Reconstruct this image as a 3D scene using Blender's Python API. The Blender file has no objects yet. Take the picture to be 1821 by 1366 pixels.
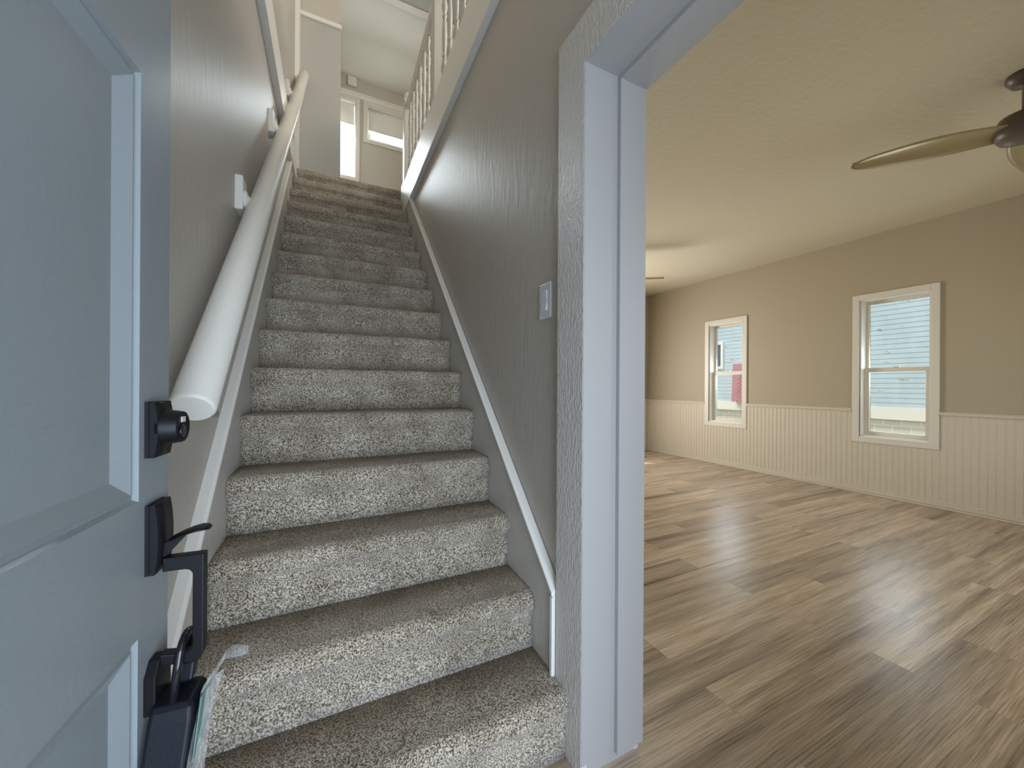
import bpy, math, random
from math import sin, cos, pi, radians
from mathutils import Vector, Matrix, noise

# ---------------------------------------------------------------- camera, world, sun, lights, exposure
scene = bpy.context.scene
COL = scene.collection
cam_d = bpy.data.cameras.new('camera')
cam = bpy.data.objects.new('camera', cam_d)
COL.objects.link(cam)
cam_d.sensor_width = 36.0
cam_d.sensor_fit = 'HORIZONTAL'
cam_d.lens = 676.0 / 1821.0 * 36.0
cam_d.shift_x = 0.5 / 1821.0
cam_d.shift_y = 3.35 / 1821.0
cam_d.clip_start = 0.02
cam.matrix_world = (Matrix.Translation((0, 0, 1.0676)) @ Matrix.Rotation(radians(-26.34), 4, 'Z')
                    @ Matrix.Rotation(radians(90), 4, 'X') @ Matrix.Rotation(radians(0.333), 4, 'Z'))
scene.camera = cam
scene.view_settings.view_transform = 'Standard'
scene.view_settings.look = 'None'
scene.view_settings.exposure = 0.0
scene.view_settings.gamma = 1.0
scene.view_settings.use_curve_mapping = False

world = bpy.data.worlds.new('sky')
scene.world = world
world.use_nodes = True
bg = world.node_tree.nodes['Background']
bg.inputs['Color'].default_value = (0.87, 0.94, 1.0, 1)
bg.inputs['Strength'].default_value = 1.35


def area(name, loc, target, sx, sy, power, color):
    d = bpy.data.lights.new(name, 'AREA')
    d.shape = 'RECTANGLE'
    d.size, d.size_y = sx, sy
    d.energy = power
    d.color = color
    o = bpy.data.objects.new(name, d)
    COL.objects.link(o)
    o.location = loc
    o.rotation_euler = (Vector(target) - Vector(loc)).to_track_quat('-Z', 'Z').to_euler()
    return o


sun_d = bpy.data.lights.new('sun', 'SUN')
sun_d.energy = 4.0
sun_d.angle = radians(0.6)
sun_d.color = (1.0, 0.95, 0.86)
sun = bpy.data.objects.new('sun', sun_d)
COL.objects.link(sun)
SUN_KX, SUN_KY = 0.25, 0.54
sun.rotation_euler = Vector((SUN_KX, -SUN_KY, -1.0)).to_track_quat('-Z', 'Y').to_euler()

# daylight arriving through the openings, each lamp at its own opening; hall side is added fill
area('daylight_front_door', (0.30, -1.05, 0.80), (0.30, 2.0, 0.95), 1.1, 1.4, 54, (0.64, 0.79, 1.0))
area('daylight_upper_windows', (0.62, 6.55, 4.85), (0.30, 2.2, 3.5), 1.5, 1.1, 240, (0.88, 0.95, 1.0))
area('daylight_room_front', (3.0, -1.0, 1.45), (3.0, 3.0, 1.0), 2.6, 1.5, 30, (1.0, 0.95, 0.84))
area('daylight_room_back', (3.18, 4.72, 1.30), (3.2, 2.0, 1.10), 1.0, 1.3, 56, (1.0, 0.96, 0.88))
area('daylight_window_far', (5.22, 3.36, 1.27), (3.0, 3.2, 0.6), 0.42, 1.25, 9, (0.86, 0.93, 1.0))
area('daylight_window_near', (5.22, 1.65, 1.27), (3.0, 1.6, 0.6), 0.44, 1.25, 9, (0.86, 0.93, 1.0))
area('fill_hall_side', (3.1, 1.5, 4.45), (0.4, 2.5, 4.6), 1.8, 1.3, 115, (1.0, 0.95, 0.86))  # fill lamp added to brighten the upper hall, no known window there


# ---------------------------------------------------------------- materials
def new_mat(name):
    m = bpy.data.materials.new(name)
    m.use_nodes = True
    nt = m.node_tree
    return m, nt, nt.nodes, nt.links, nt.nodes['Principled BSDF']


def coords(nt, scale=(1, 1, 1), rot=(0, 0, 0)):
    tc = nt.nodes.new('ShaderNodeTexCoord')
    mp = nt.nodes.new('ShaderNodeMapping')
    mp.inputs['Scale'].default_value = scale
    mp.inputs['Rotation'].default_value = rot
    nt.links.new(tc.outputs['Object'], mp.inputs['Vector'])
    return mp.outputs['Vector']


def ramp(nt, fac, stops):
    r = nt.nodes.new('ShaderNodeValToRGB')
    el = r.color_ramp.elements
    while len(el) < len(stops):
        el.new(0.5)
    for e, (p, c) in zip(el, stops):
        e.position = p
        e.color = (c[0], c[1], c[2], 1)
    nt.links.new(fac, r.inputs['Fac'])
    return r.outputs['Color']


def tex_noise(nt, vec, scale, detail=2.0, rough=0.5):
    n = nt.nodes.new('ShaderNodeTexNoise')
    n.inputs['Scale'].default_value = scale
    n.inputs['Detail'].default_value = detail
    n.inputs['Roughness'].default_value = rough
    nt.links.new(vec, n.inputs['Vector'])
    return n.outputs['Fac']


def bump(nt, bsdf, height, strength, dist):
    b = nt.nodes.new('ShaderNodeBump')
    b.inputs['Strength'].default_value = strength
    b.inputs['Distance'].default_value = dist
    nt.links.new(height, b.inputs['Height'])
    nt.links.new(b.outputs['Normal'], bsdf.inputs['Normal'])


def paint(name, color, rough=0.5, nscale=None, nstr=0.2, stretch=(1, 1, 1), dist=0.004, detail=2.0, spec=0.5):
    m, nt, N, L, b = new_mat(name)
    b.inputs['Base Color'].default_value = (*color, 1)
    b.inputs['Roughness'].default_value = rough
    b.inputs['Specular IOR Level'].default_value = spec
    if nscale:
        bump(nt, b, tex_noise(nt, coords(nt, stretch), nscale, detail), nstr, dist)
    return m


def carpet_mat():
    m, nt, N, L, b = new_mat('carpet')
    v = coords(nt)
    n1 = tex_noise(nt, v, 260.0, 2.0, 0.6)
    c = ramp(nt, n1, [(0.33, (0.042, 0.031, 0.021)), (0.44, (0.205, 0.165, 0.118)), (0.53, (0.50, 0.43, 0.335)), (0.66, (0.82, 0.74, 0.61))])
    # brushed pile: broad lighter and darker patches
    n3 = tex_noise(nt, v, 7.0, 3.0, 0.6)
    c3 = ramp(nt, n3, [(0.32, (0.72, 0.70, 0.66)), (0.62, (1.05, 1.05, 1.05))])
    x = nt.nodes.new('ShaderNodeMix')
    x.data_type = 'RGBA'
    x.blend_type = 'MULTIPLY'
    x.inputs['Factor'].default_value = 1.0
    L.new(c, x.inputs[6])
    L.new(c3, x.inputs[7])
    L.new(x.outputs[2], b.inputs['Base Color'])
    b.inputs['Roughness'].default_value = 0.95
    b.inputs['Specular IOR Level'].default_value = 0.1
    b.inputs['Sheen Weight'].default_value = 0.25
    n2 = tex_noise(nt, v, 260.0, 2.0, 0.6)
    bump(nt, b, n2, 0.9, 0.006)
    return m


def plank_mat():
    m, nt, N, L, b = new_mat('laminate_planks')
    v = coords(nt)
    br = nt.nodes.new('ShaderNodeTexBrick')
    br.offset = 0.37
    br.offset_frequency = 2
    br.inputs['Color1'].default_value = (0, 0, 0, 1)
    br.inputs['Color2'].default_value = (1, 1, 1, 1)
    br.inputs['Mortar'].default_value = (0, 0, 0, 1)
    br.inputs['Scale'].default_value = 1.0
    br.inputs['Mortar Size'].default_value = 0.0005
    br.inputs['Mortar Smooth'].default_value = 0.2
    br.inputs['Brick Width'].default_value = 1.22
    br.inputs['Row Height'].default_value = 0.1505
    L.new(v, br.inputs['Vector'])
    # every plank shifts its own grain
    sh = nt.nodes.new('ShaderNodeVectorMath')
    sh.operation = 'MULTIPLY_ADD'
    L.new(br.outputs['Color'], sh.inputs[0])
    sh.inputs[1].default_value = (13.0, 7.0, 5.0)
    L.new(v, sh.inputs[2])
    st = nt.nodes.new('ShaderNodeMapping')
    st.inputs['Scale'].default_value = (0.75, 15.0, 1.0)
    L.new(sh.outputs[0], st.inputs['Vector'])
    g1 = tex_noise(nt, st.outputs[0], 1.7, 5.0, 0.62)
    st2 = nt.nodes.new('ShaderNodeMapping')
    st2.inputs['Scale'].default_value = (3.0, 170.0, 1.0)
    L.new(sh.outputs[0], st2.inputs['Vector'])
    g2 = tex_noise(nt, st2.outputs[0], 1.6, 3.0, 0.6)
    wv = nt.nodes.new('ShaderNodeTexWave')
    wv.wave_type = 'BANDS'
    wv.bands_direction = 'Y'
    wv.inputs['Scale'].default_value = 30.0
    wv.inputs['Distortion'].default_value = 9.0
    wv.inputs['Detail'].default_value = 2.0
    wv.inputs['Detail Scale'].default_value = 0.55
    st3 = nt.nodes.new('ShaderNodeMapping')
    st3.inputs['Scale'].default_value = (0.16, 1.0, 1.0)
    L.new(sh.outputs[0], st3.inputs['Vector'])
    L.new(st3.outputs[0], wv.inputs['Vector'])
    st4 = nt.nodes.new('ShaderNodeMapping')
    st4.inputs['Scale'].default_value = (0.55, 13.0, 1.0)
    L.new(sh.outputs[0], st4.inputs['Vector'])
    g4 = tex_noise(nt, st4.outputs[0], 1.25, 4.0, 0.55)
    base = ramp(nt, g1, [(0.25, (0.36, 0.272, 0.193)), (0.50, (0.53, 0.42, 0.312)), (0.75, (0.66, 0.54, 0.415))])
    dark = ramp(nt, g4, [(0.28, (0.34, 0.32, 0.30)), (0.42, (0.72, 0.71, 0.70)), (0.54, (1.0, 1.0, 1.0))])
    fine = ramp(nt, g2, [(0.36, (0.62, 0.60, 0.57)), (0.52, (1.02, 1.02, 1.02))])
    ring = ramp(nt, wv.outputs['Fac'], [(0.0, (0.86, 0.855, 0.85)), (0.45, (1.02, 1.02, 1.02))])
    tone = ramp(nt, br.outputs['Color'], [(0.0, (0.74, 0.73, 0.72)), (0.4, (0.95, 0.95, 0.95)), (1.0, (1.10, 1.09, 1.07))])

    def mul(a, c2):
        x = nt.nodes.new('ShaderNodeMix')
        x.data_type = 'RGBA'
        x.blend_type = 'MULTIPLY'
        x.inputs['Factor'].default_value = 1.0
        L.new(a, x.inputs[6])
        L.new(c2, x.inputs[7])
        return x.outputs[2]
    col = mul(mul(mul(mul(base, dark), fine), ring), tone)
    dk = nt.nodes.new('ShaderNodeMix')
    dk.data_type = 'RGBA'
    L.new(br.outputs['Fac'], dk.inputs['Factor'])
    L.new(col, dk.inputs[6])
    dk.inputs[7].default_value = (0.11, 0.08, 0.06, 1)
    L.new(dk.outputs[2], b.inputs['Base Color'])
    b.inputs['Roughness'].default_value = 0.27
    b.inputs['Specular IOR Level'].default_value = 0.7
    bump(nt, b, g2, 0.18, 0.002)
    return m


def glass_mat():
    m, nt, N, L, b = new_mat('window_glass')
    N.remove(b)
    out = N['Material Output']
    t = N.new('ShaderNodeBsdfTransparent')
    t.inputs['Color'].default_value = (0.96, 0.98, 0.98, 1)
    g = N.new('ShaderNodeBsdfGlossy')
    g.inputs['Roughness'].default_value = 0.02
    fr = N.new('ShaderNodeFresnel')
    fr.inputs['IOR'].default_value = 1.10
    mx = N.new('ShaderNodeMixShader')
    L.new(fr.outputs[0], mx.inputs[0])
    L.new(t.outputs[0], mx.inputs[1])
    L.new(g.outputs[0], mx.inputs[2])
    L.new(mx.outputs[0], out.inputs['Surface'])
    return m


def film_mat():
    m, nt, N, L, b = new_mat('clear_plastic_film')
    out = N['Material Output']
    b.inputs['Base Color'].default_value = (0.75, 0.76, 0.74, 1)
    b.inputs['Roughness'].default_value = 0.18
    t = N.new('ShaderNodeBsdfTransparent')
    mx = N.new('ShaderNodeMixShader')
    lw = N.new('ShaderNodeLayerWeight')
    lw.inputs['Blend'].default_value = 0.35
    mr = N.new('ShaderNodeMapRange')
    mr.inputs['To Min'].default_value = 0.10
    mr.inputs['To Max'].default_value = 0.55
    L.new(lw.outputs['Facing'], mr.inputs['Value'])
    L.new(mr.outputs[0], mx.inputs[0])
    L.new(t.outputs[0], mx.inputs[1])
    L.new(b.outputs[0], mx.inputs[2])
    L.new(mx.outputs[0], out.inputs['Surface'])
    bump(nt, b, tex_noise(nt, coords(nt), 60.0, 2.0), 0.6, 0.01)
    return m


def blind_mat():
    m, nt, N, L, b = new_mat('blind_fabric')
    out = N['Material Output']
    b.inputs['Base Color'].default_value = (0.72, 0.70, 0.64, 1)
    b.inputs['Roughness'].default_value = 0.9
    t = N.new('ShaderNodeBsdfTranslucent')
    t.inputs['Color'].default_value = (0.72, 0.70, 0.62, 1)
    mx = N.new('ShaderNodeMixShader')
    mx.inputs[0].default_value = 0.06
    L.new(b.outputs[0], mx.inputs[1])
    L.new(t.outputs[0], mx.inputs[2])
    L.new(mx.outputs[0], out.inputs['Surface'])
    return m


def siding_mat():
    m, nt, N, L, b = new_mat('peeling_siding')
    v = coords(nt)
    n1 = tex_noise(nt, coords(nt, (1, 1.2, 5.0)), 1.6, 6.0, 0.7)
    # bare wood where paint has flaked off, mostly near the bottom courses
    sp = nt.nodes.new('ShaderNodeSeparateXYZ')
    L.new(v, sp.inputs[0])
    mr = nt.nodes.new('ShaderNodeMapRange')
    mr.inputs['From Min'].default_value = 0.5
    mr.inputs['From Max'].default_value = 1.5
    mr.inputs['To Min'].default_value = 0.15
    mr.inputs['To Max'].default_value = 0.03
    L.new(sp.outputs['Z'], mr.inputs['Value'])
    ad = nt.nodes.new('ShaderNodeMath')
    ad.operation = 'ADD'
    L.new(n1, ad.inputs[0])
    L.new(mr.outputs[0], ad.inputs[1])
    c = ramp(nt, ad.outputs[0], [(0.0, (0.50, 0.575, 0.61)), (0.655, (0.50, 0.575, 0.61)), (0.675, (0.36, 0.27, 0.24)), (0.8, (0.28, 0.20, 0.18))])
    d = tex_noise(nt, coords(nt, (1, 1.0, 0.3)), 2.2, 4.0, 0.6)
    c2 = ramp(nt, d, [(0.3, (0.86, 0.88, 0.88)), (0.6, (1.0, 1.0, 1.0))])
    x = nt.nodes.new('ShaderNodeMix')
    x.data_type = 'RGBA'
    x.blend_type = 'MULTIPLY'
    x.inputs['Factor'].default_value = 1.0
    L.new(c, x.inputs[6])
    L.new(c2, x.inputs[7])
    L.new(x.outputs[2], b.inputs['Base Color'])
    b.inputs['Roughness'].default_value = 0.8
    return m


def block_mat(name, c1, c2, mortar, w, h, ms, rot):
    m, nt, N, L, b = new_mat(name)
    br = nt.nodes.new('ShaderNodeTexBrick')
    br.inputs['Color1'].default_value = (*c1, 1)
    br.inputs['Color2'].default_value = (*c2, 1)
    br.inputs['Mortar'].default_value = (*mortar, 1)
    br.inputs['Scale'].default_value = 1.0
    br.inputs['Mortar Size'].default_value = ms
    br.inputs['Brick Width'].default_value = w
    br.inputs['Row Height'].default_value = h
    v = coords(nt)
    sp = nt.nodes.new('ShaderNodeSeparateXYZ')
    cb = nt.nodes.new('ShaderNodeCombineXYZ')
    L.new(v, sp.inputs[0])
    L.new(sp.outputs['Y'], cb.inputs['X'])
    L.new(sp.outputs['Z'], cb.inputs['Y'])
    L.new(cb.outputs[0], br.inputs['Vector'])
    L.new(br.outputs['Color'], b.inputs['Base Color'])
    b.inputs['Roughness'].default_value = 0.9
    return m


M = {}
M['carpet'] = carpet_mat()
M['planks'] = plank_mat()
M['glass'] = glass_mat()
M['film'] = film_mat()
M['blind'] = blind_mat()
M['siding'] = siding_mat()
M['stair_wall'] = paint('stair_wall_paint', (0.47, 0.435, 0.385), 0.42, 42.0, 0.36, (1, 1, 0.22), 0.006, 3.0)
M['room_wall'] = paint('room_wall_paint', (0.435, 0.372, 0.272), 0.6, 90.0, 0.08)
M['room_ceiling'] = paint('textured_ceiling', (0.61, 0.555, 0.43), 0.85, 22.0, 0.55, (1, 1.6, 1), 0.006, 4.0)
M['hall_ceiling'] = paint('hall_ceiling', (0.82, 0.80, 0.73), 0.8, 40.0, 0.06)
M['hall_wall'] = paint('hall_wall', (0.56, 0.52, 0.45), 0.6)
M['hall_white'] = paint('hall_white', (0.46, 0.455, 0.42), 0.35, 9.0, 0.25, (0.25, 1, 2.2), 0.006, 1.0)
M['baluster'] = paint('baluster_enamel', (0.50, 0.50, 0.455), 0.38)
M['trim'] = paint('trim_enamel', (0.80, 0.775, 0.72), 0.38, 14.0, 0.12, (1, 1, 0.6), 0.004, 2.0)
M['casing'] = paint('casing_enamel_rough', (0.60, 0.575, 0.54), 0.36, 150.0, 0.8, (1, 1, 0.45), 0.006, 4.0)
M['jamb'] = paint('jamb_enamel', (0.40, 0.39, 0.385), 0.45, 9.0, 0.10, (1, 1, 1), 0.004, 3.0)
M['wainscot'] = paint('wainscot_enamel', (0.64, 0.58, 0.48), 0.5)
M['window_white'] = paint('window_white', (0.74, 0.70, 0.63), 0.4)
M['reveal'] = paint('reveal_white', (0.86, 0.84, 0.80), 0.45)
M['vinyl'] = paint('window_vinyl', (0.72, 0.68, 0.59), 0.4)
M['door'] = paint('door_enamel', (0.225, 0.25, 0.258), 0.30, 160.0, 0.06)
M['rail'] = paint('handrail_enamel', (0.80, 0.77, 0.70), 0.42, 60.0, 0.04)
M['skirt'] = paint('skirt_enamel', (0.56, 0.54, 0.50), 0.38, 70.0, 0.35, (1, 1, 0.4), 0.005, 3.0)
M['black'] = paint('black_metal', (0.006, 0.006, 0.007), 0.40, spec=0.22)
M['black_gloss'] = paint('black_chrome', (0.010, 0.010, 0.012), 0.12)
M['steel'] = paint('bare_steel', (0.5, 0.5, 0.48), 0.3)
M['lockbox'] = paint('lockbox_plastic', (0.006, 0.008, 0.012), 0.42, 220.0, 0.05, spec=0.2)
M['card'] = paint('printed_card', (0.16, 0.29, 0.26), 0.6)
M['switch'] = paint('switch_plastic', (0.66, 0.66, 0.68), 0.25)
M['fan'] = paint('fan_bronze', (0.46, 0.39, 0.24), 0.28)
M['fan'].node_tree.nodes['Principled BSDF'].inputs['Metallic'].default_value = 0.55
M['fan_dark'] = paint('fan_dark_bronze', (0.11, 0.085, 0.065), 0.4)
M['white_board'] = paint('white_band_board', (0.78, 0.73, 0.64), 0.7)
M['block'] = block_mat('concrete_block', (0.66, 0.59, 0.50), (0.57, 0.51, 0.43), (0.78, 0.72, 0.63), 0.40, 0.20, 0.012, 0)
M['brick'] = block_mat('red_brick', (0.48, 0.16, 0.19), (0.40, 0.12, 0.15), (0.55, 0.36, 0.36), 0.21, 0.075, 0.010, 0)
M['ground'] = paint('ground', (0.20, 0.21, 0.13), 0.95, 6.0, 0.5)
M['roof'] = paint('roof_shingle', (0.16, 0.15, 0.15), 0.9)
M['dark_pane'] = paint('dark_pane', (0.10, 0.12, 0.17), 0.1)
M['weed'] = paint('weed_leaf', (0.50, 0.50, 0.30), 0.7)


# ---------------------------------------------------------------- mesh helpers
class MB:
    def __init__(s):
        s.v, s.f, s.sm = [], [], []

    def quad(s, a, b, c, d, smooth=False):
        i = len(s.v)
        s.v += [tuple(a), tuple(b), tuple(c), tuple(d)]
        s.f.append((i, i + 1, i + 2, i + 3))
        s.sm.append(smooth)

    def hexa(s, p):
        """eight corners: bottom ring 0-3, top ring 4-7"""
        i = len(s.v)
        s.v += [tuple(q) for q in p]
        for f in ((3, 2, 1, 0), (4, 5, 6, 7), (0, 1, 5, 4), (1, 2, 6, 5), (2, 3, 7, 6), (3, 0, 4, 7)):
            s.f.append(tuple(i + k for k in f))
            s.sm.append(False)

    def box(s, x0, x1, y0, y1, z0, z1, T=None):
        p = [(x0, y0, z0), (x1, y0, z0), (x1, y1, z0), (x0, y1, z0), (x0, y0, z1), (x1, y0, z1), (x1, y1, z1), (x0, y1, z1)]
        if T:
            p = [T(*q) for q in p]
        s.hexa(p)

    def prism(s, poly, w0, w1, T):
        """polygon in (a,b), extruded from w0 to w1, T maps (a,b,w) to a point"""
        n = len(poly)
        i = len(s.v)
        s.v += [tuple(T(a, b, w0)) for a, b in poly] + [tuple(T(a, b, w1)) for a, b in poly]
        s.f.append(tuple(i + k for k in range(n))[::-1])
        s.f.append(tuple(i + n + k for k in range(n)))
        s.sm += [False, False]
        for k in range(n):
            s.f.append((i + k, i + (k + 1) % n, i + n + (k + 1) % n, i + n + k))
            s.sm.append(False)

    def lathe(s, prof, T=None, n=16, smooth=True):
        """profile of (r, h) about the third axis"""
        T = T or (lambda x, y, z: (x, y, z))
        i = len(s.v)
        for r, h in prof:
            for k in range(n):
                a = 2 * pi * k / n
                s.v.append(tuple(T(r * cos(a), r * sin(a), h)))
        for j in range(len(prof) - 1):
            for k in range(n):
                s.f.append((i + j * n + k, i + j * n + (k + 1) % n, i + (j + 1) * n + (k + 1) % n, i + (j + 1) * n + k))
                s.sm.append(smooth)
        s.f.append(tuple(i + k for k in range(n))[::-1])
        s.f.append(tuple(i + (len(prof) - 1) * n + k for k in range(n)))
        s.sm += [False, False]

    def tube(s, pts, r, n=12):
        pts = [Vector(p) for p in pts]
        rs = r if isinstance(r, (list, tuple)) else [r] * len(pts)
        i = len(s.v)
        up = None
        for k, p in enumerate(pts):
            d = (pts[min(k + 1, len(pts) - 1)] - pts[max(k - 1, 0)]).normalized()
            if up is None:
                up = d.orthogonal().normalized()
            up = (up - d * up.dot(d)).normalized()
            w = d.cross(up)
            for j in range(n):
                a = 2 * pi * j / n
                s.v.append(tuple(p + (up * cos(a) + w * sin(a)) * rs[k]))
        for k in range(len(pts) - 1):
            for j in range(n):
                s.f.append((i + k * n + j, i + k * n + (j + 1) % n, i + (k + 1) * n + (j + 1) % n, i + (k + 1) * n + j))
                s.sm.append(True)
        s.f.append(tuple(i + j for j in range(n))[::-1])
        s.f.append(tuple(i + (len(pts) - 1) * n + j for j in range(n)))
        s.sm += [False, False]

    def build(s, name, mat, parent=None, bevel=0.0, seg=2):
        off = Vector((0, 0, 0))
        if parent is not None:
            p = parent
            while p is not None:
                off += p.location
                p = p.parent
        me = bpy.data.meshes.new(name)
        me.from_pydata([tuple(Vector(q) - off) for q in s.v], [], s.f)
        me.polygons.foreach_set('use_smooth', s.sm)
        me.validate()
        me.update()
        import bmesh
        bm = bmesh.new()
        bm.from_mesh(me)
        bmesh.ops.remove_doubles(bm, verts=bm.verts, dist=1e-6)
        bmesh.ops.recalc_face_normals(bm, faces=bm.faces)
        bm.to_mesh(me)
        bm.free()
        me.materials.append(mat)
        o = bpy.data.objects.new(name, me)
        COL.objects.link(o)
        if parent is not None:
            o.parent = parent
        if bevel:
            md = o.modifiers.new('edge', 'BEVEL')
            md.width = bevel
            md.segments = seg
            md.limit_method = 'ANGLE'
            md.angle_limit = radians(40)
        return o


def empty(name, loc):
    o = bpy.data.objects.new(name, None)
    o.empty_display_size = 0.1
    COL.objects.link(o)
    o.location = loc
    return o


def thing(o, label, cat, group=None):
    o['label'] = label
    o['category'] = cat
    if group:
        o['group'] = group
    return o


def struct(o, label=None):
    o['kind'] = 'structure'
    if label:
        o['label'] = label
    return o


# ---------------------------------------------------------------- main dimensions (metres)
R, T, Y1, NST = 0.19, 0.2035, 0.8924, 16
ZU = R * NST                                   # upper floor


def XL(y):
    return -0.2907 + 0.01474 * (y - Y1)        # carpet edge on the left


def XR(y):
    return 0.6299 + 0.01966 * (y - Y1)         # carpet edge on the right


def nose(y):
    return R + (y - Y1) * R / T


XW, YB, YF, HR = 4.915, 4.75, -0.25, 2.598      # room window wall, back wall, front wall, ceiling
JAMB_Y, CAS_Y = 0.837, 0.966
HEAD_Z, CAS_Z = 1.949, 2.083
YU, ZC = 6.0, 5.54                              # upper window wall and ceiling

# ---------------------------------------------------------------- floor and ceilings
m = MB()
m.box(-0.55, 5.10, -0.42, 4.95, -0.12, 0.0)
struct(m.build('floor', M['planks']), 'brown wood-look plank floor')
m = MB()
m.box(0.80, XW + 0.02, YF - 0.02, YB + 0.02, HR, HR + 0.06)
struct(m.build('ceiling', M['room_ceiling']), 'cream textured ceiling of the room')
m = MB()
m.box(-0.45, 2.75, YF - 0.1, YU + 0.1, ZC, ZC + 0.1)
struct(m.build('ceiling_upper', M['hall_ceiling']), 'white ceiling over the stair head')
# upper floor slab right of the stairwell and landing behind the top step
m = MB()
m.box(0.72, 2.75, YF, YU, 2.70, ZU - 0.05)
m.box(-0.29, 0.72, 4.00, YU, 2.75, ZU - 0.004)
struct(m.build('floor_upper', M['carpet']), 'carpeted upper floor')

# ---------------------------------------------------------------- walls
m = MB()
y0, y1 = YF - 0.15, 4.42
m.hexa([(XL(y0) - 0.14, y0, 0), (XL(y0) - 0.02, y0, 0), (XL(y1) - 0.02, y1, 0), (XL(y1) - 0.14, y1, 0),
        (XL(y0) - 0.14, y0, ZC), (XL(y0) - 0.02, y0, ZC), (XL(y1) - 0.02, y1, ZC), (XL(y1) - 0.14, y1, ZC)])
struct(m.build('wall_left', M['stair_wall']), 'grey-brown satin wall left of the stairs')


def slab_r(m, ya, yb, za, zb, off=0.022, xb=0.822):
    m.hexa([(XR(ya) + off, ya, za), (xb, ya, za), (xb, yb, za), (XR(yb) + off, yb, za),
            (XR(ya) + off, ya, zb), (xb, ya, zb), (xb, yb, zb), (XR(yb) + off, yb, zb)])


m = MB()
slab_r(m, JAMB_Y + 0.03, YB, 0, 2.72)
slab_r(m, -0.115, JAMB_Y + 0.03, HEAD_Z + 0.03, 2.72)
slab_r(m, YF, -0.115, 0, 2.72)
struct(m.build('wall_right', M['stair_wall']), 'grey-brown satin wall between the stairs and the room')


def holed_wall(m, u0, u1, z0, z1, holes, P):
    """wall panel with rectangular holes; P(u,z,w) maps, w = 0 inner face .. 1 outer face"""
    us = sorted({u0, u1} | {h[0] for h in holes} | {h[1] for h in holes})
    for a, b in zip(us, us[1:]):
        mid = (a + b) / 2
        hs = sorted([(h[2], h[3]) for h in holes if h[0] < mid < h[1]])
        z = z0
        for ha, hb in hs + [(z1, z1)]:
            if ha > z:
                m.hexa([P(a, z, 0), P(b, z, 0), P(b, z, 1), P(a, z, 1), P(a, ha, 0), P(b, ha, 0), P(b, ha, 1), P(a, ha, 1)])
            z = hb


W1 = (3.115, 3.60, 0.585, 1.940)
W2 = (1.395, 1.906, 0.575, 1.955)
WB = (2.62, 3.74, 0.58, 1.98)
WF = (1.7, 4.3, 0.6, 2.0)
m = MB()
holed_wall(m, YF - 0.15, YB + 0.15, 0, 2.7, [W1, W2], lambda u, z, w: (XW + 0.16 * w, u, z))
struct(m.build('wall_window_side', M['room_wall']), 'tan wall with the two windows')
m = MB()
holed_wall(m, 0.80, XW, 0, 2.7, [WB], lambda u, z, w: (u, YB + 0.16 * w, z))
struct(m.build('wall_back', M['room_wall']), 'tan end wall of the room')
m = MB()
holed_wall(m, -0.43, XW, 0, ZC, [(-0.29, 0.64, 0.0, 2.06), WF], lambda u, z, w: (u, YF - 0.16 * w, z))
struct(m.build('wall_front', M['room_wall']))
m = MB()
WU3 = (0.03, 0.402, 4.09, 5.20)
WU4 = (0.56, 1.62, 4.70, 5.20)
holed_wall(m, -0.45, 2.75, 2.7, ZC, [WU3, WU4], lambda u, z, w: (u, YU + 0.14 * w, z))
struct(m.build('wall_upper_back', M['hall_wall']), 'beige wall around the upper windows')
m = MB()
holed_wall(m, YF, YU, ZU - 0.3, ZC, [(0.5, 2.5, 3.85, 5.25)], lambda u, z, w: (2.6 + 0.14 * w, u, z))  # opening invented to let the added hall fill lamp shine in
struct(m.build('wall_upper_right', M['hall_wall']))
# closet side at the stair head
m = MB()
m.box(-0.28, 0.135, 4.43, 5.95, ZU - 0.05, ZC - 0.001)
struct(m.build('wall_closet', M['hall_wall']))
m = MB()
m.box(-0.245, 0.146, 4.40, 4.43, ZU - 0.03, 4.80)
struct(m.build('trim_1', M['hall_white'], bevel=0.004), 'tall white closet panel at the head of the stairs')
m = MB()
m.box(-0.262, 0.152, 4.375, 4.43, 4.80, 4.845)
struct(m.build('trim_2', M['trim'], bevel=0.008), 'white cap over the closet panel')
m = MB()
ya, yb = 4.20, 4.40
m.hexa([(XL(ya) - 0.03, ya, 3.07), (XL(ya) + 0.012, ya, 3.07), (XL(yb) + 0.012, yb, 3.07), (XL(yb) - 0.03, yb, 3.07),
        (XL(ya) - 0.03, ya, ZC - 0.01), (XL(ya) + 0.012, ya, ZC - 0.01), (XL(yb) + 0.012, yb, ZC - 0.01), (XL(yb) - 0.03, yb, ZC - 0.01)])
struct(m.build('trim_3', M['trim'], bevel=0.004), 'white corner board at the top of the left wall')
# ceiling trim and boarded ceiling panel over the upper hall
m = MB()
m.box(0.30, 2.60, 4.54, 4.62, ZC - 0.025, ZC)
struct(m.build('trim_4', M['trim'], bevel=0.004), 'white ceiling batten over the balustrade')
m = MB()
m.box(0.30, 2.60, 2.9, 4.54, ZC - 0.012, ZC)
struct(m.build('trim_5', M['hall_white']), 'white ceiling board over the balustrade')

# ---------------------------------------------------------------- stair skirts (baseboards) and caps, ledge and fascia


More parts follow.
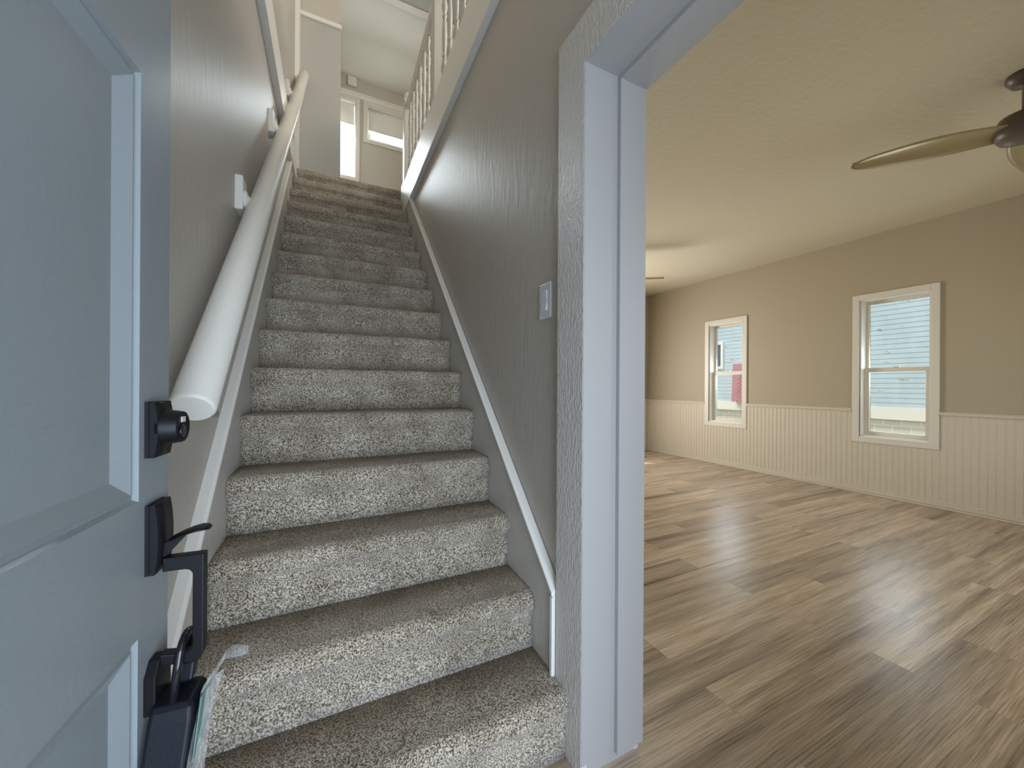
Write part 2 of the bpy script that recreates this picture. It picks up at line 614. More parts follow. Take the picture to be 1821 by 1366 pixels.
def skirt(name, X, inner, outer, ystart, label, cap_label):
    """board against the wall with its top parallel to the noses and a moulded cap"""
    root = empty(name, (X(ystart), ystart, 0))
    struct(root, label)
    ye = 3.93
    top = 0.155
    zmax = ZU + 0.02
    yc = ystart
    poly = [(ystart, 0.0), (ye, 0.0), (ye, zmax)]
    ytop = Y1 + (zmax - top - R) * T / R
    poly += [(ytop, zmax), (yc, nose(yc) + top)]
    mm = MB()
    mm.prism(poly, inner, outer, lambda a, b, w: (X(a) + w, a, b))
    mm.build('board', M['skirt'], root)
    # cap: small stepped profile swept up the slope
    mm = MB()
    prof = [(0.0, 0.0), (0.006, 0.004), (0.007, 0.014), (0.012, 0.020), (0.012, 0.030), (0.004, 0.036), (-0.02, 0.036), (-0.02, 0.0)]
    s = -1 if X(0) > 0 else 1
    ring = []
    yt = Y1 + (2.80 - top - R) * T / R + 0.09
    for yy in (yc, yt):
        ring.append([(X(yy) + s * (a + 0.0005), yy, nose(yy) + top - 0.004 + b) for a, b in prof])
    n = len(prof)
    for k in range(n):
        mm.quad(ring[0][k], ring[0][(k + 1) % n], ring[1][(k + 1) % n], ring[1][k])
    i = len(mm.v)
    mm.v += ring[0] + ring[1]
    mm.f += [tuple(i + k for k in range(n)), tuple(i + n + k for k in range(n))[::-1]]
    mm.sm += [False, False]
    if s < 0:   # the right-hand cap turns down beside the door casing
        mm.box(X(yc) - 0.012, X(yc) + 0.001, yc - 0.001, yc + 0.010, R * 0.9, nose(yc) + top + 0.01)
    mm.build('cap_moulding', M['trim'], root)
    return root


skirt('baseboard_left', XL, -0.022, 0.0, 0.60, 'white skirt board left of the stairs', None)
skirt('baseboard_right', XR, 0.0, 0.022, 0.972, 'white skirt board right of the stairs', None)

m = MB()
za, zb = 2.868, 3.075
ya, yb = YF, 3.50
m.hexa([(XL(ya) - 0.03, ya, za), (XL(ya) + 0.018, ya, za), (XL(yb) + 0.018, yb, za), (XL(yb) - 0.03, yb, za),
        (XL(ya) - 0.03, ya, zb), (XL(ya) + 0.018, ya, zb), (XL(yb) + 0.018, yb, zb), (XL(yb) - 0.03, yb, zb)])
za = 3.078
ya, yb = 3.50, 4.2
m.hexa([(XL(ya) - 0.03, ya, 2.90), (XL(ya) + 0.018, ya, 2.90), (XL(yb) + 0.018, yb, 2.90), (XL(yb) - 0.03, yb, 2.90),
        (XL(ya) - 0.03, ya, zb), (XL(ya) + 0.018, ya, zb), (XL(yb) + 0.018, yb, zb), (XL(yb) - 0.03, yb, zb)])
struct(m.build('trim_6', M['trim'], bevel=0.003), 'white ledge board high on the left stair wall')
m = MB()
ya, yb = YF, 3.85
za, zb = 2.711, 2.991
m.hexa([(XR(ya) - 0.012, ya, za), (XR(ya) + 0.10, ya, za), (XR(yb) + 0.10, yb, za), (XR(yb) - 0.012, yb, za),
        (XR(ya) - 0.012, ya, zb), (XR(ya) + 0.10, ya, zb), (XR(yb) + 0.10, yb, zb), (XR(yb) - 0.012, yb, zb)])
struct(m.build('trim_7', M['trim'], bevel=0.004), 'white fascia board at the edge of the upper floor')

# ---------------------------------------------------------------- doorway casing and jamb between stairs and room
def u_frame(m, ya, yb, yc, yd, zi, zo, x0, x1, zbot=0.0):
    """door-shaped frame: far leg yb..ya, near leg yc..yd, opening up to zi, outside up to zo"""
    m.prism([(yd, zbot), (yc, zbot), (yc, zi), (yb, zi), (yb, zbot), (ya, zbot), (ya, zo), (yd, zo)], x0, x1, lambda a, b, w: (w, a, b))


xf = 0.6299
m = MB()
u_frame(m, CAS_Y, JAMB_Y + 0.001, -0.101, -0.225, HEAD_Z + 0.001, CAS_Z, xf, xf + 0.022)
struct(m.build('trim_8', M['casing'], bevel=0.0022), 'white painted casing around the doorway')
m = MB()
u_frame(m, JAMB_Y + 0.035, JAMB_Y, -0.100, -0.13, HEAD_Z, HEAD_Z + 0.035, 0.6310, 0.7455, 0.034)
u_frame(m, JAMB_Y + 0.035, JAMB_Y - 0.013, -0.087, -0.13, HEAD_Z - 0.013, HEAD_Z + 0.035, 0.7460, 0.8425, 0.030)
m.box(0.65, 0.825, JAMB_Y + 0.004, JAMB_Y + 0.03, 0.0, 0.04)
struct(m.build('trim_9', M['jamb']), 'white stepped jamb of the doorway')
m = MB()
u_frame(m, CAS_Y, JAMB_Y + 0.001, -0.101, -0.225, HEAD_Z + 0.001, CAS_Z, 0.822, 0.838)
struct(m.build('trim_10', M['casing'], bevel=0.003))

# ---------------------------------------------------------------- staircase
stairs = thing(empty('staircase', (0.17, Y1, 0.0)), 'straight staircase in speckled grey-brown carpet between two walls', 'staircase')


def step_mesh(k):
    yn = Y1 + (k - 1) * T
    z = R * k
    zb = z - R
    rn = 0.020
    over = 0.018
    rr = 0.040 if k <= 5 else 0.030
    lip = 0.006 if k <= 5 else 0.003
    prof = [(yn + over, zb - (0.0 if k == 1 else 0.02)), (yn + over, zb + 0.05), (yn + over + 0.001, z - 0.085),
            (yn + over - 0.003, z - 0.066), (yn + lip, z - 0.056), (yn + 0.001, z - 0.046)]
    for j in range(1, 9):
        a = pi - j * (pi / 2) / 8
        prof.append((yn + rr + rr * cos(a), z - rr + rr * sin(a)))
    depth = T + over + 0.02
    if k == NST:
        depth = 0.10
    prof += [(yn + 0.10, z + 0.001), (yn + depth, z + 0.002)]
    nb = [(yn + depth, zb - (0.0 if k == 1 else 0.02))]
    nx = 36
    mm = MB()
    rows = []
    for i in range(nx + 1):
        u = i / nx
        row = []
        for q, (y, zz) in enumerate(prof):
            x = XL(y) + (XR(y) - XL(y)) * u
            w = noise.noise((x * 6, k * 3.7 + q * 0.25, 1.3)) * 0.0035
            w += noise.noise((x * 22, k * 1.7 + q * 0.6, 7.3)) * 0.0012
            edge = 1 if 2 <= q <= len(prof) - 2 else 0
            rnd = 0.0
            row.append((x, y - w * edge, zz + w * 0.7 * edge - rnd))
        for (y, zz) in nb:
            row.append((XL(y) + (XR(y) - XL(y)) * u, y, zz))
        rows.append(row)
    n = len(rows[0])
    for i in range(nx):
        for q in range(n):
            q2 = (q + 1) % n
            mm.quad(rows[i][q], rows[i + 1][q], rows[i + 1][q2], rows[i][q2], q < len(prof) - 1)
    for row in (rows[0], rows[-1]):
        i0 = len(mm.v)
        mm.v += row
        mm.f.append(tuple(range(i0, i0 + n)))
        mm.sm.append(False)
    return mm


for k in range(1, NST + 1):
    step_mesh(k).build('step', M['carpet'], stairs)

# ---------------------------------------------------------------- handrail on the left wall
hx, hr = -0.240, 0.040
p0 = Vector((hx, 0.985, 1.016))
dirv = Vector((0.0147, 1.0, 0.936)).normalized()
p1 = p0 + dirv * ((4.43 - p0.y) / dirv.y)
hand = thing(empty('handrail', (hx, 0.985, 1.0)), 'thick round white handrail climbing the left stair wall', 'handrail')
m = MB()
L_ = (p1 - p0).length
m.tube([p0 + dirv * s for s in (0, 0.0035, 0.008, L_ * 0.25, L_ * 0.5, L_ * 0.75, L_ - 0.008, L_)], [hr - 0.006, hr - 0.002, hr, hr, hr, hr, hr, hr - 0.006], 32)
m.build('rail', M['rail'], hand)


def bracket(y, yo=0.0, dz=0.045):
    """block on the wall, a round base, a short arm and a strap under the rail"""
    c = p0 + dirv * ((y - p0.y) / dirv.y)
    xw = XL(y) - 0.02
    zc = c.z + dz
    b = MB()
    yw = y + yo
    b.box(xw - 0.004, xw + 0.024, yw - 0.04, yw + 0.04, zc - 0.064, zc + 0.064)
    bo = b.build('wall_block', M['trim'], hand, bevel=0.004)
    b = MB()
    zb = zc - 0.012
    b.lathe([(0.034, -0.002), (0.034, 0.005), (0.029, 0.009), (0.018, 0.012), (0.011, 0.018)], lambda p, q, r: (xw + 0.024 + r, yw + p, zb + q), 20)
    perp = Vector((0, -dirv.z, dirv.y))
    low = c - perp * (hr + 0.006)
    b.tube([(xw + 0.026, yw, zb), (xw + 0.042, yw, zb - 0.010), (xw + 0.050, yw + 0.02, zb - 0.055), tuple(low)], 0.010, 12)
    b.build('bracket_arm', M['trim'], bo)
    b = MB()
    b.tube([low - dirv * 0.032, low, low + dirv * 0.032], [0.007, 0.009, 0.007], 10)
    lo2 = c - perp * hr * 0.93 + Vector((hr * 0.37, 0, 0))
    b.tube([lo2 - perp * -0.002, lo2 - perp * 0.006], [0.010, 0.007], 10)
    b.build('saddle_strap', M['trim'], bo)


for y, yo, dz in ((1.06, 0.17, -0.03), (1.76, 0.0, 0.045), (2.58, 0.0, 0.06), (3.44, 0.0, 0.05)):
    bracket(y, yo, dz)

# ---------------------------------------------------------------- balustrade on the fascia
bal = thing(empty('balustrade', (XR(2.8) + 0.045, 2.8, 2.991)), 'white turned balustrade along the edge of the upper floor', 'balustrade')


def XB(y):
    return XR(y) + 0.045


m = MB()
ya, yb = 0.6, 3.80
for za, zb, hw in ((3.770, 3.792, 0.020), (3.792, 3.826, 0.030)):
    m.hexa([(XB(ya) - hw, ya, za), (XB(ya) + hw, ya, za), (XB(yb) + hw, yb, za), (XB(yb) - hw, yb, za),
            (XB(ya) - hw, ya, zb), (XB(ya) + hw, ya, zb), (XB(yb) + hw, yb, zb), (XB(yb) - hw, yb, zb)])
m.build('top_rail', M['trim'], bal, bevel=0.006)
prof = [(0.0135, 0.0), (0.0135, 0.10), (0.017, 0.105), (0.017, 0.112), (0.010, 0.122), (0.014, 0.135), (0.020, 0.16), (0.021, 0.185), (0.016, 0.215),
        (0.010, 0.245), (0.0155, 0.252), (0.0155, 0.262), (0.010, 0.270), (0.013, 0.30), (0.016, 0.38), (0.016, 0.42), (0.013, 0.48), (0.010, 0.51),
        (0.0155, 0.518), (0.0155, 0.528), (0.010, 0.536), (0.019, 0.575), (0.019, 0.595), (0.011, 0.640), (0.016, 0.650), (0.016, 0.660), (0.0125, 0.668), (0.0125, 0.785)]
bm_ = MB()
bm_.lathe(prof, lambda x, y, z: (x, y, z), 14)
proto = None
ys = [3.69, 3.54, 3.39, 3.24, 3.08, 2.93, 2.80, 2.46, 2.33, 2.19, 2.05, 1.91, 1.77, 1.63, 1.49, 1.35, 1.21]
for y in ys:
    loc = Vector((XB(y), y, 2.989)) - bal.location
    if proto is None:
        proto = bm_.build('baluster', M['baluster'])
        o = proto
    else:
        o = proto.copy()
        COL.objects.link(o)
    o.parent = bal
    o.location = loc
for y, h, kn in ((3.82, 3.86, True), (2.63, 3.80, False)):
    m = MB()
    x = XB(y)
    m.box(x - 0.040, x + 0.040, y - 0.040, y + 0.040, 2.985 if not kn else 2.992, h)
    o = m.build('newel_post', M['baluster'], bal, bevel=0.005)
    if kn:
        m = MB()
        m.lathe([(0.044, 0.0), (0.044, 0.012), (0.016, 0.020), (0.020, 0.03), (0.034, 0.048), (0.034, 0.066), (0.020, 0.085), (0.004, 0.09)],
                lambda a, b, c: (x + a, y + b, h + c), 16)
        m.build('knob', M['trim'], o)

# ---------------------------------------------------------------- windows


def window(name, label, P, hole, casing, meet=None, wall_d=0.16, casing_z=None, depth=0.06, stile=0.040):
    """P(u, z, w): u along the wall, w outward; hole = u0,u1,z0,z1"""
    u0, u1, z0, z1 = hole
    root = empty(name, P((u0 + u1) / 2, z0, 0))
    struct(root, label)
    def fr(mm, a0, a1, b0, b1, wid, wa, wb, widb=None):
        widb = widb or wid
        for (c0, c1, d0, d1) in ((a0, a0 + wid, b0, b1), (a1 - wid, a1, b0, b1), (a0 + wid, a1 - wid, b0, b0 + widb), (a0 + wid, a1 - wid, b1 - wid, b1)):
            mm.hexa([P(c0, d0, wa), P(c1, d0, wa), P(c1, d0, wb), P(c0, d0, wb), P(c0, d1, wa), P(c1, d1, wa), P(c1, d1, wb), P(c0, d1, wb)])
    mm = MB()
    fr(mm, u0 - casing, u1 + casing, z0 - casing, z1 + casing, casing, -0.018, 0.0)
    mm.build('casing', M['window_white'], root, bevel=0.003)
    mm = MB()
    fr(mm, u0, u1, z0, z1, 0.012, 0.0, wall_d)
    mm.build('jamb_liner', M['reveal'], root)
    a0, a1, b0, b1 = u0 + 0.012, u1 - 0.012, z0 + 0.012, z1 - 0.012
    def sash(nm, c0, c1, d0, d1, wa, wb, st, lb=None):
        q = MB()
        fr(q, c0, c1, d0, d1, st, wa, wb, lb)
        so = q.build(nm, M['vinyl'], root, bevel=0.003)
        q = MB()
        mid = (wa + wb) / 2
        e0, e1, g0, g1 = c0 + st - 0.004, c1 - st + 0.004, d0 + st - 0.004, d1 - st + 0.004
        q.hexa([P(e0, g0, mid - 0.002), P(e1, g0, mid - 0.002), P(e1, g0, mid + 0.002), P(e0, g0, mid + 0.002),
                P(e0, g1, mid - 0.002), P(e1, g1, mid - 0.002), P(e1, g1, mid + 0.002), P(e0, g1, mid + 0.002)])
        q.build('pane', M['glass'], so)
        return so
    if meet:
        so = sash('upper_sash', a0, a1, meet - 0.018, b1, depth + 0.038, depth + 0.068, stile * 0.62)
        so2 = sash('lower_sash', a0, a1, b0, meet + 0.018, depth, depth + 0.034, stile)
        q = MB()
        um = (a0 + a1) / 2
        q.hexa([P(um - 0.028, meet + 0.018, depth + 0.006), P(um + 0.028, meet + 0.018, depth + 0.006), P(um + 0.028, meet + 0.018, depth + 0.03), P(um - 0.028, meet + 0.018, depth + 0.03),
                P(um - 0.015, meet + 0.030, depth + 0.010), P(um + 0.015, meet + 0.030, depth + 0.010), P(um + 0.015, meet + 0.030, depth + 0.026), P(um - 0.015, meet + 0.030, depth + 0.026)])
        q.build('sash_lock', M['vinyl'], so2)
    else:
        sash('sash', a0, a1, b0, b1, depth, depth + 0.04, stile)
    return root


PX = lambda u, z, w: (XW + w, u, z)
window('window_1', 'narrow white double-hung window further down the tan wall', PX, W1, 0.058, 1.262)
window('window_2', 'white double-hung window nearer on the tan wall', PX, W2, 0.056, 1.250)
PB = lambda u, z, w: (u, YB + w, z)
window('window_5', None, PB, WB, 0.06, 1.25)
PF = lambda u, z, w: (u, YF - w, z)
window('window_6', None, PF, WF, 0.06, 1.3)
PU = lambda u, z, w: (u, YU + w, z)
window('window_3', 'tall white window left of the pair upstairs', PU, WU3, 0.055, None, 0.14, stile=0.014, depth=0.05)
window('window_4', 'short wide white window at the head of the stairs', PU, WU4, 0.055, None, 0.14, stile=0.040, depth=0.05)
m = MB()
m.box(-0.10, 1.75, YU - 0.030, YU - 0.0005, 5.256, 5.305)
m.box(-0.10, 1.75, YU - 0.045, YU - 0.0005, 5.305, 5.322)
struct(m.build('trim_11', M['trim'], bevel=0.003), 'white head casing over the upper windows')
# roller blinds
for (u0, u1, zt, zb, lab) in ((WU3[0] + 0.014, WU3[1] - 0.014, WU3[3] - 0.014, 4.885, 'half-lowered cream roller blind in the tall upstairs window'),
                              (WU4[0] + 0.014, WU4[1] - 0.014, WU4[3] - 0.014, 4.872, 'cream roller blind in the short wide upstairs window')):
    root = thing(empty('roller_blind', ((u0 + u1) / 2, YU + 0.03, zb)), lab, 'blind', 'roller blinds upstairs')
    m = MB()
    m.box(u0 + 0.004, u1 - 0.004, YU + 0.028, YU + 0.030, zb, zt - 0.02)
    m.build('fabric', M['blind'], root)
    m = MB()
    m.tube([(u0, YU + 0.029, zt - 0.016), (u1, YU + 0.029, zt - 0.016)], 0.014, 14)
    m.build('roller', M['blind'], root)
    m = MB()
    m.box(u0 + 0.004, u1 - 0.004, YU + 0.024, YU + 0.034, zb - 0.012, zb + 0.004)
    m.build('bottom_bar', M['hall_wall'], root)
# small white box on the wall above the windows
m = MB()
m.box(0.29, 0.41, YU - 0.04, YU - 0.0005, 5.405, 5.535)
thing(m.build('chime_box', M['trim'], bevel=0.005), 'small white box on the wall above the upstairs windows', 'box')

# ---------------------------------------------------------------- wainscot, chair rail, baseboard of the room


def beadboard(m, u0, u1, z0, z1, P, pitch=0.045):
    n = max(1, round((u1 - u0) / pitch))
    w = (u1 - u0) / n
    th = 0.009
    pr = []
    for i in range(n):
        a = u0 + i * w
        pr += [(a, th - 0.0025), (a + 0.003, th), (a + w - 0.008, th), (a + w - 0.006, th - 0.0018), (a + w - 0.004, th)]
    pr.append((u1, th - 0.0025))
    for (a, d), (b, e) in zip(pr, pr[1:]):
        m.quad(P(a, z0, -d), P(b, z0, -e), P(b, z1, -e), P(a, z1, -d))
    m.quad(P(u0, z1, -th), P(u1, z1, -th), P(u1, z1, 0), P(u0, z1, 0))


def wains(nm, P, u0, u1, holes, cas, mat_label):
    us = [u0]
    m = MB()
    mr = MB()
    segs = []
    cur = u0
    for h in sorted(holes):
        segs.append((cur, h[0] - cas, 0.825))
        segs.append((h[0] - cas, h[1] + cas, h[2] - cas))
        cur = h[1] + cas
    segs.append((cur, u1, 0.825))
    for a, b, zt in segs:
        beadboard(m, a, b, 0.03, zt, P)
        if zt == 0.825:
            for za, zb, d in ((0.818, 0.830, 0.014), (0.830, 0.850, 0.024), (0.850, 0.858, 0.017)):
                mr.hexa([P(a, za, 0), P(b, za, 0), P(b, za, -d), P(a, za, -d), P(a, zb, 0), P(b, zb, 0), P(b, zb, -d), P(a, zb, -d)])
    return m, mr


mw, mc = wains('w', PX, YF, YB, [W1, W2], 0.057, '')
m2, mc2 = wains('b', PB, 0.83, XW - 0.012, [WB], 0.06, '')
struct(mw.build('trim_12', M['wainscot']), 'cream beadboard wainscot under the windows')
struct(mc.build('trim_13', M['wainscot'], bevel=0.003), 'cream chair rail on the window wall')
struct(m2.build('trim_14', M['wainscot']))
struct(mc2.build('trim_15', M['wainscot'], bevel=0.003))
m = MB()
for za, zb, d in ((0.0, 0.018, 0.030), (0.018, 0.052, 0.020), (0.052, 0.062, 0.015)):
    m.box(XW - d, XW - 0.0005, YF, YB, za, zb)
struct(m.build('baseboard_window_side', M['wainscot'], bevel=0.004), 'cream baseboard along the window wall')
m = MB()
for za, zb, d in ((0.0, 0.018, 0.030), (0.018, 0.052, 0.020), (0.052, 0.062, 0.015)):
    m.box(0.83, XW - 0.03, YB - d, YB - 0.0005, za, zb)
struct(m.build('baseboard_back', M['wainscot'], bevel=0.004))

# ---------------------------------------------------------------- light switch on the right stair wall
ysw, zsw = 1.073, 1.347
xs = XR(ysw) + 0.022
sw = thing(empty('light_switch', (xs, ysw, zsw)), 'white rocker light switch on the stair wall beside the doorway', 'light switch')
m = MB()
m.box(xs - 0.0055, xs + 0.0005, ysw - 0.036, ysw + 0.036, zsw - 0.058, zsw + 0.058)
m.build('plate', M['switch'], sw, bevel=0.003)
m = MB()
m.prism([(-0.033, -0.0085), (0.0, -0.0050), (0.033, -0.0105), (0.033, 0.0), (-0.033, 0.0)], -0.0165, 0.0165, lambda a, b, w: (xs - 0.0052 + b + 0.003, ysw + w, zsw - a))
m.build('rocker', M['switch'], sw, bevel=0.001)
for dz in (-0.048, 0.048):
    m = MB()
    m.lathe([(0.0035, 0.0), (0.003, 0.0015)], lambda a, b, c: (xs - 0.0055 - c, ysw + a, zsw + dz + b), 10)
    m.build('screw', M['steel'], sw)

# ---------------------------------------------------------------- front door, swung open on the left
EX, EY = -0.1896, 0.674
aD = radians(5.0)
dv = Vector((sin(aD), cos(aD), 0))
dn = Vector((cos(aD), -sin(aD), 0))


def D(t, p, z):
    q = Vector((EX, EY, 0)) - dv * t + dn * p
    return (q.x, q.y, z)


DW, DT, DZ0, DZ1 = 0.90, 0.044, 0.012, 2.03
door = empty('door_1', D(DW, 0, 0))
struct(door, 'grey-blue panelled front door standing open on the left')
m = MB()
panels = [(a, b, z0, z1) for (a, b) in ((0.0735, 0.395), (0.505, 0.8265)) for (z0, z1) in ((0.20, 0.764), (0.927, 1.437), (1.60, 1.90))]
ts = sorted({0.0, DW} | {p[0] for p in panels} | {p[1] for p in panels})
zs = sorted({DZ0, DZ1} | {p[2] for p in panels} | {p[3] for p in panels})
for a, b in zip(ts, ts[1:]):
    for c, d in zip(zs, zs[1:]):
        if any(p[0] <= a < p[1] and p[2] <= c < p[3] for p in panels):
            continue
        m.quad(D(a, 0, c), D(b, 0, c), D(b, 0, d), D(a, 0, d))
steps = [(0.0, 0.0), (0.0035, -0.005), (0.0075, -0.005), (0.0105, -0.0025), (0.030, -0.0125), (0.034, -0.0125), (0.060, -0.0125)]
for (a, b, c, d) in panels:
    for (i0, q0), (i1, q1) in zip(steps, steps[1:]):
        r0 = [(a + i0, c + i0), (b - i0, c + i0), (b - i0, d - i0), (a + i0, d - i0)]
        r1 = [(a + i1, c + i1), (b - i1, c + i1), (b - i1, d - i1), (a + i1, d - i1)]
        for k in range(4):
            k2 = (k + 1) % 4
            m.quad(D(r0[k][0], q0, r0[k][1]), D(r0[k2][0], q0, r0[k2][1]), D(r1[k2][0], q1, r1[k2][1]), D(r1[k][0], q1, r1[k][1]))
    i1, q1 = steps[-1]
    m.quad(D(a + i1, q1, c + i1), D(b - i1, q1, c + i1), D(b - i1, q1, d - i1), D(a + i1, q1, d - i1))
# back and edges
for (A, B) in (((0, 0), (0, -DT)), ((0, -DT), (DW, -DT)), ((DW, -DT), (DW, 0))):
    m.quad(D(A[0], A[1], DZ0), D(B[0], B[1], DZ0), D(B[0], B[1], DZ1), D(A[0], A[1], DZ1))
for z in (DZ0, DZ1):
    m.quad(D(0, 0, z), D(DW, 0, z), D(DW, -DT, z), D(0, -DT, z))
m.build('leaf', M['door'], door)


def escutcheon(name, t0, t1, z0, z1):
    q = MB()
    q.box(t0, t1, 0.0, 0.004, z0, z1, D)
    q.box(t0 + 0.0015, t1 - 0.0015, 0.004, 0.0055, z0 + 0.0015, z1 - 0.0015, D)
    q.box(t0, t1, 0.0055, 0.0085, z0, z1, D)
    # gently domed front
    n = 8
    for i in range(n):
        a, b = i / n, (i + 1) / n
        fa, fb = [0.0095 + 0.0035 * (1 - (2 * v - 1) ** 2) for v in (a, b)]
        za, zb = z0 + (z1 - z0) * a, z0 + (z1 - z0) * b
        q.quad(D(t0, fa, za), D(t1, fa, za), D(t1, fb, zb), D(t0, fb, zb), True)
        q.quad(D(t0, 0.0085, za), D(t0, fa, za), D(t0, fb, zb), D(t0, 0.0085, zb))
        q.quad(D(t1, 0.0085, za), D(t1, fa, za), D(t1, fb, zb), D(t1, 0.0085, zb))
    q.quad(D(t0, 0.0085, z1), D(t1, 0.0085, z1), D(t1, 0.0095, z1), D(t0, 0.0095, z1))
    q.quad(D(t0, 0.0085, z0), D(t1, 0.0085, z0), D(t1, 0.0095, z0), D(t0, 0.0095, z0))
    return q.build(name, M['black'], door)


db = escutcheon('deadbolt', 0.0195, 0.0622, 0.9765, 1.0455)
tc_, zc_ = 0.0400, 1.0125
m = MB()
m.lathe([(0.0235, 0.010), (0.0225, 0.014), (0.0200, 0.029), (0.0194, 0.0305), (0.0165, 0.0305), (0.0160, 0.0295)], lambda a, b, c: D(tc_ + a, c, zc_ + b), 28)
m.build('cylinder', M['black'], db)
m = MB()
m.lathe([(0.0085, 0.0290), (0.0085, 0.0310), (0.0070, 0.0315)], lambda a, b, c: D(tc_ + a, c, zc_ - 0.006 + b), 18)
m.build('keyway', M['black_gloss'], db)
m = MB()
m.box(tc_ - 0.006, tc_ + 0.004, 0.0292, 0.0308, zc_ + 0.006, zc_ + 0.013, D)
m.build('indicator', M['steel'], db)

hs = escutcheon('handleset', 0.0185, 0.0602, 0.8315, 0.9180)
# thumb lever: stem and curved paddle
m = MB()
cl = [(0.0165, 0.8665, 0.004, 0.002), (0.021, 0.8690, 0.010, 0.0030), (0.029, 0.8730, 0.0140, 0.0030), (0.039, 0.8765, 0.0160, 0.0028), (0.048, 0.8785, 0.0155, 0.0028), (0.055, 0.8785, 0.0130, 0.0026), (0.0595, 0.8775, 0.007, 0.002)]
rings = []
for (p, z, hw, ht) in cl:
    rings.append([D(0.0385 + hw * cos(2 * pi * k / 14), p, z + ht * sin(2 * pi * k / 14)) for k in range(14)])
for r0, r1 in zip(rings, rings[1:]):
    for k in range(14):
        m.quad(r0[k], r0[(k + 1) % 14], r1[(k + 1) % 14], r1[k], True)
for r0 in (rings[0], rings[-1]):
    i0 = len(m.v)
    m.v += r0
    m.f.append(tuple(range(i0, i0 + 14)))
    m.sm.append(False)
m.prism([(0.010, 0.846), (0.018, 0.852), (0.036, 0.8735), (0.028, 0.874), (0.010, 0.862)], 0.034, 0.043, lambda a, b, w: D(w, a, b))
m.build('thumb_lever', M['black'], hs)
# square-section pull grip
m = MB()
pa, pi_, zt, zb = 0.0555, 0.0435, 0.8470, 0.7075
outer = [(0.0125, zt), (pa, zt), (pa, zb + 0.012), (pa - 0.004, zb + 0.003), (pa - 0.012, zb), (0.010, zb + 0.004)]
inner = [(0.0125, zt - 0.0175), (pi_ - 0.008, zt - 0.0175), (pi_ - 0.003, zt - 0.019), (pi_, zt - 0.024), (pi_, zb + 0.022), (pi_ - 0.003, zb + 0.0165), (pi_ - 0.010, zb + 0.014), (0.010, zb + 0.018)]
m.prism(outer + inner[::-1], 0.0335, 0.0485, lambda a, b, w: D(w, a, b))
m.build('pull_grip', M['black'], hs, bevel=0.0015)
m = MB()
m.prism([(0.020, 0.660), (0.062, 0.660), (0.062, 0.706), (0.050, 0.722), (0.032, 0.722), (0.020, 0.706)], 0.0, 0.012, lambda a, b, w: D(a, w, b))
m.build('lower_mount', M['black'], hs, bevel=0.0015)

# ---------------------------------------------------------------- lockbox hanging from the grip, with its plastic sleeve
def LB(t, p, z):
    """lockbox frame: leans so that its foot swings back along the door"""
    return D(t + (0.685 - z) * 0.24, p - (0.685 - z) * 0.05, z)


lb = thing(empty('lockbox', LB(0.045, 0.03, 0.54)), 'black key lockbox shackled to the front door handle', 'lockbox')
m = MB()
sec = [(0.535, 0.006), (0.545, 0.0), (0.655, 0.0), (0.668, 0.0015), (0.674, 0.005)]
rings = []
for z, ins in sec:
    a0, a1, b0, b1 = 0.016 + ins, 0.070 - ins, 0.0095 + ins * 0.3, 0.0555 - ins * 1.2
    c = 0.0035
    rings.append([LB(*q, z) for q in ((a0 + c, b0), (a1 - c, b0), (a1, b0 + c), (a1, b1 - c), (a1 - c, b1), (a0 + c, b1), (a0, b1 - c), (a0, b0 + c))])
for r0, r1 in zip(rings, rings[1:]):
    for k in range(8):
        m.quad(r0[k], r0[(k + 1) % 8], r1[(k + 1) % 8], r1[k])
for r0 in (rings[0], rings[-1]):
    i0 = len(m.v)
    m.v += r0
    m.f.append(tuple(range(i0, i0 + 8)))
    m.sm.append(False)
body = m.build('body', M['lockbox'], lb, bevel=0.002)
m = MB()
pts = [LB(0.060, 0.030, 0.672)]
pts.append(LB(0.060, 0.030, 0.722))
for k in range(1, 8):
    a = pi - k * pi / 8
    pts.append(LB(0.0425 + 0.0175 * cos(pi - a), 0.030, 0.722 + 0.0175 * sin(a)))
pts.append(LB(0.025, 0.030, 0.722))
pts.append(LB(0.025, 0.030, 0.672))
m.tube(pts, 0.0048, 14)
m.build('shackle', M['black_gloss'], lb)
m = MB()
m.box(0.018, 0.034, 0.022, 0.040, 0.676, 0.700, LB)
m.build('shackle_collar', M['lockbox'], lb, bevel=0.003)

